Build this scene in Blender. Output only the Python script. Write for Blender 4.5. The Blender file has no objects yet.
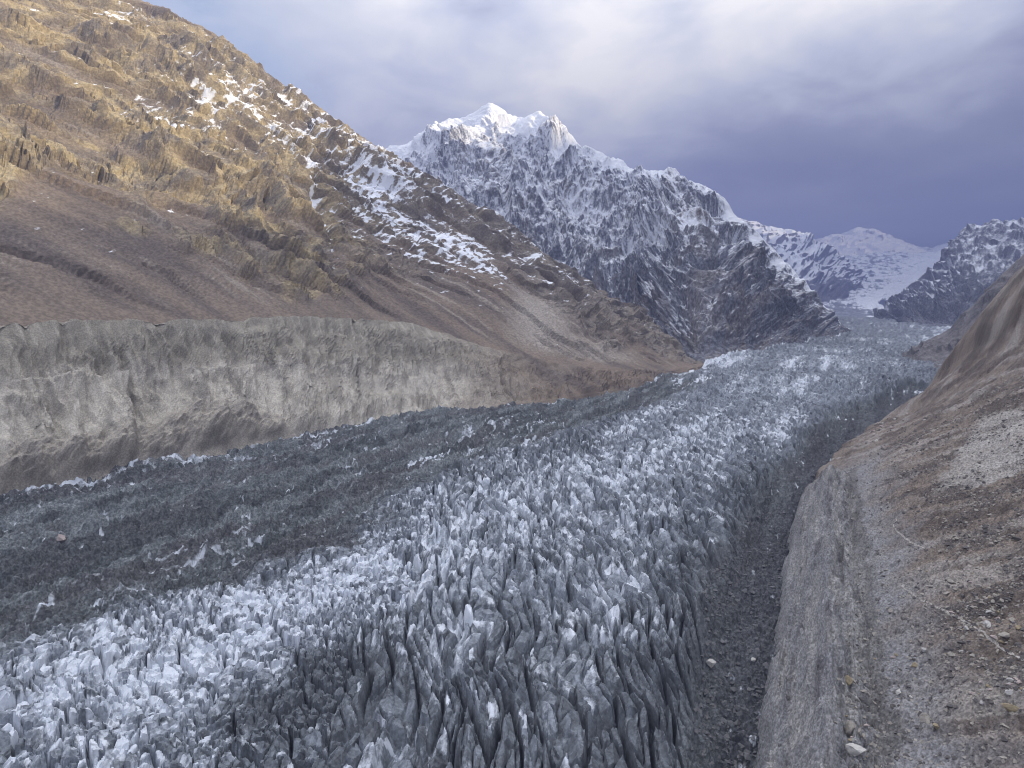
import bpy, math
import numpy as np
from mathutils import Vector, Matrix
from mathutils.bvhtree import BVHTree

scene = bpy.context.scene
R = math.radians

# ------------------------------------------------------------------ camera
CAM_H, FPX, PITCH = 150.0, 705.0, R(7.2)
cam_data = bpy.data.cameras.new("camera")
cam_data.sensor_width = 36.0
cam_data.lens = 36.0 * FPX / 1024.0
cam_data.clip_start = 1.0
cam_data.clip_end = 90000.0
cam = bpy.data.objects.new("camera", cam_data)
scene.collection.objects.link(cam)
cam.location = (0, 0, CAM_H)
cam.rotation_euler = (R(90) - PITCH, 0, 0)
scene.camera = cam

# ------------------------------------------------------------------ sun
SUN_AZ, SUN_EL = R(112), R(14)          # azimuth clockwise from +Y (the view direction)
SUN_DIR = Vector((math.sin(SUN_AZ) * math.cos(SUN_EL), math.cos(SUN_AZ) * math.cos(SUN_EL), math.sin(SUN_EL)))
sun_data = bpy.data.lights.new("sun", 'SUN')
sun_data.energy = 5.0
sun_data.angle = R(2.0)
sun_data.color = (1.0, 0.83, 0.56)
sun = bpy.data.objects.new("sun", sun_data)
scene.collection.objects.link(sun)
sun.rotation_euler = SUN_DIR.to_track_quat('Z', 'Y').to_euler()

# ------------------------------------------------------------------ sky
world = bpy.data.worlds.new("World")
scene.world = world
world.use_nodes = True
wn, wl = world.node_tree.nodes, world.node_tree.links
wn.clear()


def wnode(kind, **kw):
    n = wn.new(kind)
    for k, v in kw.items():
        setattr(n, k, v)
    return n


def wmath(op, a, b=None, clamp=False):
    n = wnode('ShaderNodeMath', operation=op, use_clamp=clamp)
    for i, v in enumerate((a, b)):
        if v is None:
            continue
        if isinstance(v, (int, float)):
            n.inputs[i].default_value = v
        else:
            wl.new(v, n.inputs[i])
    return n.outputs[0]


def wramp(fac, stops, interp='EASE'):
    n = wnode('ShaderNodeValToRGB')
    n.color_ramp.interpolation = interp
    e = n.color_ramp.elements
    while len(e) < len(stops):
        e.new(0.5)
    for el, (p, c) in zip(e, stops):
        el.position = p
        el.color = (*c, 1) if len(c) == 3 else c
    wl.new(fac, n.inputs[0])
    return n.outputs[0]


def pix_dir(px, py):
    a, b = (px - 512) / FPX, (384 - py) / FPX
    v = Vector((a, math.cos(PITCH) + b * math.sin(PITCH), -math.sin(PITCH) + b * math.cos(PITCH)))
    return v.normalized()


def lobe(px, py, inner, outer):
    """1 around a direction of the sky, fading out between two angles."""
    d = pix_dir(px, py)
    n = wnode('ShaderNodeVectorMath', operation='DOT_PRODUCT')
    wl.new(wdir, n.inputs[0])
    n.inputs[1].default_value = d
    m = wnode('ShaderNodeMapRange', interpolation_type='SMOOTHSTEP')
    wl.new(n.outputs['Value'], m.inputs['Value'])
    m.inputs['From Min'].default_value = math.cos(R(outer))
    m.inputs['From Max'].default_value = math.cos(R(inner))
    return m.outputs[0]


wtc = wnode('ShaderNodeTexCoord')
wdir = wtc.outputs['Generated']
wsep = wnode('ShaderNodeSeparateXYZ')
wl.new(wdir, wsep.inputs[0])
den = wmath('MAXIMUM', wmath('ADD', wsep.outputs[2], 0.22), 0.05)
wcomb = wnode('ShaderNodeCombineXYZ')
wl.new(wmath('DIVIDE', wsep.outputs[0], den), wcomb.inputs[0])
wl.new(wmath('DIVIDE', wsep.outputs[1], den), wcomb.inputs[1])


def wnoise(scale, detail, rough, w, dist=0.0):
    n = wnode('ShaderNodeTexNoise', noise_dimensions='4D')
    n.inputs['Scale'].default_value = scale
    n.inputs['Detail'].default_value = detail
    n.inputs['Roughness'].default_value = rough
    n.inputs['Distortion'].default_value = dist
    n.inputs['W'].default_value = w
    wl.new(wcomb.outputs[0], n.inputs['Vector'])
    return n.outputs['Fac']


cl1 = wnoise(1.15, 7, 0.55, 3.1, 0.3)
cl2 = wnoise(3.4, 6, 0.60, 8.7, 0.5)
soft = wmath('ADD', wmath('MULTIPLY', cl1, 0.7), wmath('MULTIPLY', cl2, 0.3))
dark_bank = lobe(930, 190, 5, 25)
bright_a = lobe(470, 40, 2, 24)
bright_b = lobe(900, -60, 4, 15)
tone = wmath('ADD', wmath('MULTIPLY', wmath('SUBTRACT', soft, 0.5), 2.7), 0.70)
tone = wmath('ADD', tone, wmath('MULTIPLY', bright_a, 0.10))
tone = wmath('ADD', tone, wmath('MULTIPLY', bright_b, 0.65))
tone = wmath('SUBTRACT', tone, wmath('MULTIPLY', dark_bank, 0.60), clamp=True)
cloud_col = wramp(tone, [(0.0, (0.125, 0.14, 0.225)), (0.35, (0.235, 0.25, 0.33)), (0.65, (0.42, 0.445, 0.51)), (1.0, (0.68, 0.665, 0.635))], 'LINEAR')
sky = wnode('ShaderNodeTexSky', sky_type='NISHITA')
sky.sun_disc = False
sky.sun_elevation = SUN_EL
sky.sun_rotation = SUN_AZ
sky.altitude = 2800
bg_sky = wnode('ShaderNodeBackground')
wl.new(sky.outputs[0], bg_sky.inputs['Color'])
bg_sky.inputs['Strength'].default_value = 0.12
bg_cloud = wnode('ShaderNodeBackground')
wl.new(cloud_col, bg_cloud.inputs['Color'])
# an overcast sky is brightest overhead and falls off towards the horizon
wl.new(wmath('ADD', wmath('MULTIPLY', wmath('MAXIMUM', wsep.outputs[2], 0.0), 2.3), 0.40), bg_cloud.inputs['Strength'])
gap = wmath('MULTIPLY', lobe(165, 0, 2, 15), wmath('ADD', wmath('MULTIPLY', wmath('SUBTRACT', cl2, 0.5), 2.2), 0.75), clamp=True)
cover = wmath('SUBTRACT', 1.0, wmath('MULTIPLY', gap, 0.75), clamp=True)
wmix = wnode('ShaderNodeMixShader')
wl.new(cover, wmix.inputs[0])
wl.new(bg_sky.outputs[0], wmix.inputs[1])
wl.new(bg_cloud.outputs[0], wmix.inputs[2])
wout = wnode('ShaderNodeOutputWorld')
wl.new(wmix.outputs[0], wout.inputs['Surface'])

# ------------------------------------------------------------------ exposure
scene.view_settings.view_transform = 'Standard'
scene.view_settings.look = 'None'
scene.view_settings.exposure = 0.86
scene.view_settings.gamma = 1.0
scene.view_settings.use_curve_mapping = False
scene.cycles.volume_bounces = 0
scene.cycles.max_bounces = 5
scene.cycles.diffuse_bounces = 3
scene.cycles.use_denoising = True
scene.cycles.filter_width = 1.0
scene.cycles.use_adaptive_sampling = False

# ================================================================== helpers
COS, SIN = math.cos(PITCH), math.sin(PITCH)


def at(px, py, depth):
    """The point at world depth Y seen at a pixel."""
    a, b = (px - 512) / FPX, (384 - py) / FPX
    fy = COS + b * SIN
    s = depth / fy
    return (a * s, depth, CAM_H + s * (-SIN + b * COS))


def ground(px, py, z=0.0):
    """The point at height z seen at a pixel."""
    a, b = (px - 512) / FPX, (384 - py) / FPX
    s = (z - CAM_H) / (-SIN + b * COS)
    return (a * s, s * (COS + b * SIN), z)


def project(P):
    x, y, z = P[..., 0], P[..., 1], P[..., 2] - CAM_H
    f = y * COS - z * SIN
    u = y * SIN + z * COS
    f = np.maximum(f, 1e-3)
    return 512 + FPX * x / f, 384 - FPX * u / f


def smooth(a, b, x):
    t = np.clip((x - a) / (b - a), 0, 1)
    return t * t * (3 - 2 * t)


def mix(a, b, t):
    return a + (b - a) * t


def mixc(A, B, t):
    return A + (np.asarray(B, float) - A) * np.clip(t, 0, 1)[..., None]


def _hash(ix, iy, seed):
    x = (ix.astype(np.int64) * 374761393 + iy.astype(np.int64) * 668265263 + seed * 974634777) & 0xffffffff
    x = ((x ^ (x >> 13)) * 1274126177) & 0xffffffff
    x = ((x ^ (x >> 16)) * 2246822519) & 0xffffffff
    return x ^ (x >> 15)


def perlin(x, y, seed=0):
    ix, iy = np.floor(x), np.floor(y)
    fx, fy = x - ix, y - iy
    u = fx * fx * fx * (fx * (fx * 6 - 15) + 10)
    v = fy * fy * fy * (fy * (fy * 6 - 15) + 10)

    def g(ox, oy):
        h = _hash(ix + ox, iy + oy, seed) * (2 * math.pi / 4294967296.0)
        return np.cos(h) * (fx - ox) + np.sin(h) * (fy - oy)
    n = mix(mix(g(0, 0), g(1, 0), u), mix(g(0, 1), g(1, 1), u), v)
    return n * 1.5


def fbm(x, y, octv=5, seed=0, gain=0.5, lac=2.03):
    s, a, n = 0.0, 1.0, 0.0
    for i in range(octv):
        s = s + a * perlin(x, y, seed + i * 17)
        n += a
        x, y = x * lac + 13.7, y * lac + 7.3
        a *= gain
    return s / n * 1.4


def ridged(x, y, octv=5, seed=0, gain=0.5, lac=2.05):
    s, a, n, w = 0.0, 1.0, 0.0, 1.0
    for i in range(octv):
        r = 1 - np.abs(perlin(x, y, seed + i * 31))
        r = r * r * w
        w = np.clip(r * 1.6, 0, 1)
        s = s + a * r
        n += a
        x, y = x * lac + 3.1, y * lac + 5.9
        a *= gain
    return s / n


def voronoi(x, y, seed=0, jitter=0.9):
    ix, iy = np.floor(x), np.floor(y)
    f1 = np.full(x.shape, 9.0)
    f2 = np.full(x.shape, 9.0)
    cid = np.zeros(x.shape, np.int64)
    cx = np.zeros(x.shape)
    cy = np.zeros(x.shape)
    for ox in (-1, 0, 1):
        for oy in (-1, 0, 1):
            jx, jy = ix + ox, iy + oy
            h = _hash(jx, jy, seed)
            px = jx + 0.5 + jitter * ((h & 0xffff) / 65535.0 - 0.5)
            py = jy + 0.5 + jitter * (((h >> 16) & 0xffff) / 65535.0 - 0.5)
            d = np.hypot(px - x, py - y)
            near = d < f1
            f2 = np.where(near, f1, np.minimum(f2, d))
            f1 = np.where(near, d, f1)
            cid = np.where(near, h, cid)
            cx = np.where(near, px, cx)
            cy = np.where(near, py, cy)
    return f1, f2, cid, cx, cy


def rnd(cid, k):
    return (_hash(cid, np.zeros_like(cid), 101 + k) & 0xffffff) / float(0xffffff)


def pchip(k, v, q):
    k = np.asarray(k, float)
    v = np.asarray(v, float)
    h = np.diff(k)
    hs = h.reshape((-1,) + (1,) * (v.ndim - 1))
    d = np.diff(v, axis=0) / hs
    m = np.zeros_like(v)
    m[0], m[-1] = d[0], d[-1]
    a, b = d[:-1], d[1:]
    same = (a * b) > 0
    with np.errstate(divide='ignore', invalid='ignore'):
        hm = 2 * a * b / (a + b)
    m[1:-1] = np.where(same, hm, 0)
    q = np.asarray(q, float)
    i = np.clip(np.searchsorted(k, q, side='right') - 1, 0, len(k) - 2)
    sh = (-1,) + (1,) * (v.ndim - 1)
    t = np.clip(((q - k[i]) / h[i]), -0.2, 1.2).reshape(sh)
    hh = h[i].reshape(sh)
    t2, t3 = t * t, t * t * t
    return (2 * t3 - 3 * t2 + 1) * v[i] + (t3 - 2 * t2 + t) * hh * m[i] + (-2 * t3 + 3 * t2) * v[i + 1] + (t3 - t2) * hh * m[i + 1]


def lin_rows(k, v, q):
    v = np.asarray(v, float)
    return np.stack([np.stack([np.interp(q, k, v[:, j, c]) for j in range(v.shape[1])], 1) for c in range(3)], -1)


def loft(ctrl, tk, sk, nt, ns, crisp=False):
    """Smooth surface through a grid of control points; rows run up the slope, columns along it."""
    C = np.asarray(ctrl, float)
    t = nt if isinstance(nt, np.ndarray) else np.linspace(tk[0], tk[-1], nt)
    s = ns if isinstance(ns, np.ndarray) else np.linspace(sk[0], sk[-1], ns)
    A = lin_rows(tk, C, t) if crisp else pchip(tk, C, t)
    B = pchip(sk, A.transpose(1, 0, 2), s).transpose(1, 0, 2)
    return B, t, s


def grid_normals(P):
    du = np.gradient(P, axis=1)
    dv = np.gradient(P, axis=0)
    n = np.cross(du, dv)
    n /= np.maximum(np.linalg.norm(n, axis=-1, keepdims=True), 1e-9)
    n[n[..., 2] < 0] *= -1
    return n


def slope_z(P):
    return grid_normals(P)[..., 2]


def arc(P, axis):
    d = np.linalg.norm(np.diff(P, axis=axis), axis=-1)
    z = np.zeros(P.shape[:2])
    if axis == 1:
        z[:, 1:] = np.cumsum(d, axis=1)
    else:
        z[1:, :] = np.cumsum(d, axis=0)
    return z


def seg_dist(x, y, poly):
    """Distance to a polyline and the side of it (positive on the right of its direction)."""
    best = np.full(x.shape, 1e12)
    sign = np.ones(x.shape)
    along = np.zeros(x.shape)
    acc = 0.0
    for (ax, ay), (bx, by) in zip(poly[:-1], poly[1:]):
        dx, dy = bx - ax, by - ay
        L = math.hypot(dx, dy)
        t = np.clip(((x - ax) * dx + (y - ay) * dy) / (L * L), 0, 1)
        qx, qy = x - ax - t * dx, y - ay - t * dy
        d = qx * qx + qy * qy
        m = d < best - 1e-9
        best = np.where(m, d, best)
        sg = np.where((x - ax) * dy - (y - ay) * dx > 0, 1.0, -1.0)
        sign = np.where(m, sg, sign)
        along = np.where(m, acc + t * L, along)
        acc += L
    return np.sqrt(best), sign, along


def build_mesh(name, verts, quads, attrs=None, mat=None, parent=None, smooth_shade=False):
    used, inv = np.unique(quads, return_inverse=True)
    quads = inv.reshape(quads.shape)
    verts = verts[used]
    me = bpy.data.meshes.new(name)
    k = quads.shape[1]
    me.vertices.add(len(verts))
    me.vertices.foreach_set("co", verts.astype(np.float32).ravel())
    me.loops.add(quads.size)
    me.loops.foreach_set("vertex_index", quads.astype(np.int32).ravel())
    me.polygons.add(len(quads))
    me.polygons.foreach_set("loop_start", np.arange(0, quads.size, k, dtype=np.int32))
    me.update(calc_edges=True)
    me.polygons.foreach_set("use_smooth", np.full(len(quads), smooth_shade, dtype=bool))
    for an, av in (attrs or {}).items():
        av = av[used]
        if av.ndim == 2:
            at_ = me.attributes.new(an, 'FLOAT_COLOR', 'POINT')
            at_.data.foreach_set("color", np.concatenate([av, np.ones((len(av), 1))], 1).astype(np.float32).ravel())
        else:
            at_ = me.attributes.new(an, 'FLOAT', 'POINT')
            at_.data.foreach_set("value", av.astype(np.float32))
    if mat:
        me.materials.append(mat)
    o = bpy.data.objects.new(name, me)
    scene.collection.objects.link(o)
    if parent:
        o.parent = parent
    return o


def grid_quads(nr, nc):
    i = np.arange(nr * nc).reshape(nr, nc)
    return np.stack([i[:-1, :-1], i[:-1, 1:], i[1:, 1:], i[1:, :-1]], -1)


def grid_object(name, P, attrs, mat, keep=None, smooth_shade=False, flip=False):
    q = grid_quads(*P.shape[:2])
    if flip:
        q = q[..., ::-1]
    q = q.reshape(-1, 4) if keep is None else q[keep]
    at_ = {k: v.reshape(-1, 3) if v.ndim == 3 else v.reshape(-1) for k, v in attrs.items()}
    return build_mesh(name, P.reshape(-1, 3), q, at_, mat, None, smooth_shade)


def tag(o, label, cat, group=None, kind=None):
    o["label"] = label
    o["category"] = cat
    if group:
        o["group"] = group
    if kind:
        o["kind"] = kind
    return o


def blob(x, y, x0, y0, rx, ry, rot=0.0):
    c, s = math.cos(rot), math.sin(rot)
    dx, dy = x - x0, y - y0
    a, b = (dx * c + dy * s) / rx, (-dx * s + dy * c) / ry
    return np.exp(-(a * a + b * b))


# ------------------------------------------------------------------ materials
def surface_material(name, fine, tint=0.35, bump=0.6, bump_dist=1.0, rough=0.95, snow=False, snow_scale=None, spec=0.15, snow_col=(0.80, 0.83, 0.90), stretch=(1, 1, 1), ice=False, soft=(0.40, 0.60)):
    m = bpy.data.materials.new(name)
    m.use_nodes = True
    nt = m.node_tree
    N, L = nt.nodes, nt.links
    N.clear()
    out = N.new('ShaderNodeOutputMaterial')
    bs = N.new('ShaderNodeBsdfPrincipled')
    L.new(bs.outputs[0], out.inputs[0])
    bs.inputs['Roughness'].default_value = rough
    bs.inputs['Specular IOR Level'].default_value = spec
    geo = N.new('ShaderNodeNewGeometry')
    mp = N.new('ShaderNodeMapping')
    mp.inputs['Scale'].default_value = stretch
    L.new(geo.outputs['Position'], mp.inputs['Vector'])
    col = N.new('ShaderNodeAttribute')
    col.attribute_name = 'Col'

    def noise(scale, detail=5, rgh=0.65, vec=mp.outputs[0]):
        n = N.new('ShaderNodeTexNoise')
        n.inputs['Scale'].default_value = scale
        n.inputs['Detail'].default_value = detail
        n.inputs['Roughness'].default_value = rgh
        L.new(vec, n.inputs['Vector'])
        return n.outputs['Fac']

    def mth(op, a, b, clamp=False):
        n = N.new('ShaderNodeMath')
        n.operation = op
        n.use_clamp = clamp
        for i, v in enumerate((a, b)):
            if isinstance(v, (int, float)):
                n.inputs[i].default_value = v
            else:
                L.new(v, n.inputs[i])
        return n.outputs[0]

    n1 = noise(1.0 / fine, 6, 0.7)
    n2 = noise(1.0 / (fine * 0.23), 3, 0.6)
    var = mth('ADD', mth('MULTIPLY', n1, 0.6), mth('MULTIPLY', n2, 0.4))
    sp = N.new('ShaderNodeMapRange')
    sp.interpolation_type = 'SMOOTHSTEP'
    sp.inputs['From Min'].default_value = 0.36
    sp.inputs['From Max'].default_value = 0.66
    sp.inputs['To Min'].default_value = -0.5
    sp.inputs['To Max'].default_value = 0.5
    L.new(noise(1.0 / (fine * 0.45), 2, 0.5), sp.inputs['Value'])
    gain = mth('ADD', 1.0, mth('MULTIPLY', mth('SUBTRACT', var, 0.5), tint * 3))
    gain = mth('ADD', gain, mth('MULTIPLY', sp.outputs[0], tint * 1.6))
    gain = mth('MAXIMUM', gain, 0.15)
    sc = N.new('ShaderNodeVectorMath')
    sc.operation = 'SCALE'
    L.new(col.outputs['Color'], sc.inputs[0])
    L.new(gain, sc.inputs['Scale'])
    base = sc.outputs[0]
    if snow:
        sa = N.new('ShaderNodeAttribute')
        sa.attribute_name = 'Snow'
        sn = noise(1.0 / (snow_scale or fine), 5, 0.7)
        f = mth('ADD', sa.outputs['Fac'], mth('MULTIPLY', mth('SUBTRACT', sn, 0.5), 0.7 if ice else 1.3))
        mr = N.new('ShaderNodeMapRange')
        mr.interpolation_type = 'SMOOTHSTEP'
        mr.inputs['From Min'].default_value = soft[0]
        mr.inputs['From Max'].default_value = soft[1]
        L.new(f, mr.inputs['Value'])
        mx = N.new('ShaderNodeMix')
        mx.data_type = 'RGBA'
        L.new(mr.outputs[0], mx.inputs['Factor'])
        L.new(base, mx.inputs['A'])
        if ice:
            ic = N.new('ShaderNodeMix')
            ic.data_type = 'RGBA'
            L.new(noise(1.0 / (fine * 3), 3, 0.5), ic.inputs['Factor'])
            ic.inputs['A'].default_value = (0.38, 0.425, 0.50, 1)
            ic.inputs['B'].default_value = (0.72, 0.755, 0.81, 1)
            L.new(ic.outputs['Result'], mx.inputs['B'])
        else:
            mx.inputs['B'].default_value = (*snow_col, 1)
        base = mx.outputs['Result']
    L.new(base, bs.inputs['Base Color'])
    bp = N.new('ShaderNodeBump')
    bp.inputs['Strength'].default_value = bump
    bp.inputs['Distance'].default_value = bump_dist
    L.new(var, bp.inputs['Height'])
    L.new(bp.outputs[0], bs.inputs['Normal'])
    return m


M_rock = surface_material('mountain_rock', 9.0, 0.24, 0.7, 4.0, snow=True, snow_scale=8.0, soft=(.34, .66))
M_alp = surface_material('snowy_rock', 20.0, 0.42, 0.9, 14.0, snow=True, snow_scale=8.0, soft=(.20, .84))
M_far = surface_material('far_rock_and_snow', 130.0, 0.25, 0.7, 50.0, snow=True, snow_scale=120.0)
M_slope = surface_material('moraine_rubble', 2.0, 0.36, 0.9, 0.8)
M_debris = surface_material('debris_covered_ice', 3.2, 0.40, 0.9, 0.8, rough=0.9, snow=True, snow_scale=2.6, spec=0.2, ice=True, soft=(.32, .72))
M_ice = surface_material('glacier_ice', 2.6, 0.22, 0.5, 0.4, rough=0.8, snow=True, snow_scale=2.6, spec=0.25, ice=True, soft=(.32, .72))
M_wall = surface_material('moraine_wall', 3.0, 0.22, 0.6, 1.5)

# ================================================================== the left mountain with its moraine wall
ex = [-420, -250, -100, 0, 100, 200, 300, 400, 500, 560, 620, 690, 714]
edge_y = [600, 562, 522, 500, 477, 455, 436, 417, 405, 399, 389, 373, 363]
crest_y = [330, 328, 325, 322, 321, 319, 317, 322, 337, 345, 353, 361, 361.5]
ridge_y = [-190, -135, -80, -47, -8, 33, 97, 160, 221, 268, 305, 350, 360]
ridge_D = [1500, 1620, 1760, 1850, 1920, 1960, 1960, 1930, 1900, 1880, 1850, 1790, 1760]
dcrest = [95, 100, 112, 122, 132, 146, 166, 196, 190, 170, 140, 60, 15]
rows = [[] for _ in range(11)]
for i, x in enumerate(ex):
    e = np.array(ground(x, edge_y[i], 0.0))
    Dc = e[1] + dcrest[i]
    c = np.array(at(x, crest_y[i], Dc))
    Dr = max(ridge_D[i], Dc + 15)
    r = np.array(at(x, ridge_y[i], Dr))
    c = mix(c, mix(e, r, .16), float(smooth(390, 540, np.array(float(x)))))     # the bank runs out into the open slope
    out = (e - c) * np.array([1, 1, 0])
    out /= max(np.linalg.norm(out), 1e-6)
    rows[0].append(e + out * 30 - np.array([0, 0, 22]))
    rows[1].append(e)
    rows[2].append(mix(e, c, 0.38) + np.array([0, 0, -0.12 * c[2]]))
    rows[3].append(mix(e, c, 0.72) + np.array([0, 0, -0.09 * c[2]]))
    rows[4].append(c)
    back = c - out * min(22, 0.08 * (Dr - Dc))
    back[2] = c[2] + mix(-min(5, 0.04 * (Dr - Dc)), .02 * (r[2] - c[2]), float(smooth(390, 540, np.array(float(x)))))
    rows[5].append(back)
    for k, (f, sag) in enumerate(((0.28, -0.05), (0.52, -0.045), (0.78, -0.015))):
        p = mix(back, r, f)
        p[2] += sag * (r[2] - back[2])
        rows[6 + k].append(p)
    rows[9].append(r)
    rows[10].append(r - out * 260 + np.array([0, 0, -180.0]))
tk = [0, .03, .13, .23, .32, .345, .50, .66, .84, 1.0, 1.08]
tq = np.concatenate([np.linspace(0, .345, 150, endpoint=False), np.linspace(.345, 1.02, 290, endpoint=False), np.linspace(1.02, 1.08, 8)])
sq = np.concatenate([np.linspace(-420, -20, 60, endpoint=False), np.linspace(-20, 714, 520)])
P, t, s = loft(rows, tk, ex, tq, sq, crisp=True)
S2, T2 = np.meshgrid(s, t)
dist = np.linalg.norm(P - np.array([0, 0, CAM_H]), axis=-1)
A = arc(P, 1)
A = A[150][None, :].repeat(P.shape[0], 0)          # metres along the valley
U = arc(P, 0)                                      # metres up the slope
n0 = grid_normals(P)
upper = smooth(.345, .40, T2) * (1 - 0.55 * smooth(.95, 1.0, T2))
tipf = smooth(714, 600, S2)
# rocky relief of the mountain: slabs and gullies running down to the right
a1, u1 = A + 0.55 * U, U - 0.35 * A
wx, wy = fbm(A / 150, U / 150, 3, 5) * 45, fbm(A / 150, U / 150, 3, 6) * 45
big = ridged((A + 0.6 * U + wx) / 300, (U - 0.4 * A + wy) / 1300, 3, 11)
med = ridged((A + 0.55 * U + wx * .6) / 85, (U - 0.4 * A + wy) / 420, 4, 21)
slab = fbm((A - 0.3 * U) / 26, (U + 0.6 * A) / 60, 4, 31)
f1, f2, cid, _, _ = voronoi((A + 0.7 * U + wx) / 34, (U - 0.5 * A + wy) / 52, 41)
block = rnd(cid, 1)
def facets(x, y, seed):
    a_, b_, c_, cx_, cy_ = voronoi(x, y, seed, .95)
    return (rnd(c_, 1) - .5) * .55 + (rnd(c_, 2) - .5) * 2.6 * (x - cx_) + (rnd(c_, 3) - .5) * 2.6 * (y - cy_)


fac1 = facets((A + .55 * U + wx) / 48, (U - .5 * A + wy) / 150, 44)
fac2 = facets((A + .55 * U + wx) / 21, (U - .5 * A + wy) / 60, 45)
fac3 = facets((A + .4 * U + wx) / 10, (U - .5 * A + wy) / 24, 46)
stq = (A + .5 * U + 14 * fbm(A / 60, U / 120, 4, 48)) / 30
strata = stq - np.floor(stq)
fine1 = ridged((A + .8 * U + wx) / 13, (U - .5 * A + wy) / 30, 4, 42)
fine2 = fbm(A / 6, U / 7, 4, 43)
# scree aprons (smooth) against cliffs (rough)
px, py = project(P)
scree_edge = .425 + .05 * np.sin(A / 120) + .14 * fbm(A / 120, U / 300, 4, 51) + .10 * smooth(260, 420, S2) + 0.06 * blob(S2, T2, 150, .5, 90, .3)
chute = smooth(.55, .68, fbm((A + 0.9 * U + .5 * wx) / 55, (U - .6 * A) / 520, 3, 57) * .5 + .5)
cliff = smooth(scree_edge - .025, scree_edge + .03, T2) * (1 - 0.75 * chute) * (1 - 0.75 * blob(S2, T2, 470, .55, 120, .25))
rockamp = upper * (0.25 + 0.75 * tipf)
disp = rockamp * (60 * (big - .45) * smooth(.345, .6, T2) + cliff * (50 * (med - .4) + 14 * fac1 + 8 * fac2 + 4 * fac3 + 8 * (strata - .5) * smooth(-.3, .2, fbm(A / 90, U / 200, 3, 47)) + 5 * slab + 2.5 * (fine1 - .4)) + (1 - cliff) * (2.2 * fbm((A + .4 * U) / 14, U / 60, 4, 61) + 1.0 * fine2 + 5 * (med - .4)))
disp -= rockamp * chute * 9
# notch gully filled with snow
gul = blob(S2, T2, 322 + (T2 - .62) * -60, .62, 7, .16)
disp -= gul * 26
# moraine wall: flutes, ledges and the apron of slumped debris
low = smooth(.02, .06, T2) * (1 - smooth(.322, .336, T2))
flm = smooth(-.25, .35, fbm(A / 70, U / 45, 4, 70))
fl1 = ridged((A + .35 * U + 26 * fbm(A / 60, U / 70, 3, 71)) / 52, U / 190, 4, 72)
fl2 = ridged((A + .3 * U + 5 * fbm(A / 25, U / 40, 3, 73)) / 10, U / 85, 4, 74)
ledge_t = .205 + .022 * fbm(A / 90, A * 0, 4, 75) + .02 * np.sin(A / 160.0)
ledge = smooth(ledge_t + .007, ledge_t - .007, T2)
ledge_on = smooth(380, 300, S2)
apron_t = .055 + .075 * blob(S2, T2 * 0, 175, 0, 95, 1) + .035 * blob(S2, T2 * 0, 20, 0, 45, 1) + .03 * fbm(A / 40, U / 200, 4, 76) - .05 * smooth(230, 360, S2)
apron = smooth(apron_t + .02, apron_t - .03, T2)
wallf = low * (1 - apron)
disp += wallf * (1 - .8 * smooth(.27, .315, T2)) * (12 * fbm(A / 130, U / 110, 3, 69) + 10 * (fl1 - .4) + 10 * (fl2 - .4) * (.35 + .65 * flm) + 0.9 * fbm(A / 6, U / 14, 3, 68)) * (0.45 + 0.55 * tipf) + ledge * ledge_on * low * 12 * smooth(-.3, .2, fbm(A / 80, A * 0, 3, 67)) + apron * low * (15 + 9 * fbm(A / 34, U / 30, 4, 77) + 3 * fbm(A / 8, U / 8, 4, 78))
disp -= low * (1 - apron) * 7 * smooth(.55, .98, ridged((A + .30 * U + 30 * fbm(A / 80, U / 90, 3, 66)) / 95, U / 400, 3, 65)) * (.35 + .65 * tipf)
# notched crest of the moraine
disp += smooth(.30, .318, T2) * (1 - smooth(.335, .36, T2)) * 4.5 * fbm(A / 45, A * 0, 5, 79)
P = P + n0 * disp[..., None]
nz = slope_z(P)
alt = P[..., 2]
# colours of rock, scree and moraine
C = np.zeros(P.shape)
v1 = fbm(A / 60, U / 60, 5, 81)
v2 = fbm((A + .7 * U) / 18, (U - .5 * A) / 50, 4, 82)
C[:] = (0.195, 0.158, 0.128)
C = mixc(C, (0.125, 0.104, 0.092), smooth(-.2, .5, fbm((A + .8 * U) / 50, U / 300, 4, 83)))
rock = mixc(np.full(P.shape, 1.0) * (0.375, 0.310, 0.195), (0.205, 0.178, 0.145), smooth(-.35, .45, v1 + .5 * v2))
rock = mixc(rock, (0.13, 0.118, 0.108), smooth(.1, .5, fbm((A + .5 * U) / 14, (U - .5 * A) / 70, 4, 86)) * .7)
rock = mixc(rock, (0.42, 0.350, 0.225), smooth(.2, .8, v2) * .6)
rock = mixc(rock, (0.20, 0.18, 0.165), smooth(330, 420, S2) * .8)
C = mixc(C, rock, cliff * upper)
scar = np.clip(blob(S2, T2, 535, .50, 32, .16, 0) * 1.3 + blob(S2, T2, 600, .42, 40, .09) - .25 + .35 * fbm((A + .5 * U) / 12, U / 90, 3, 84), 0, 1) * upper
C = mixc(C, (0.33, 0.30, 0.265), scar)
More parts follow.
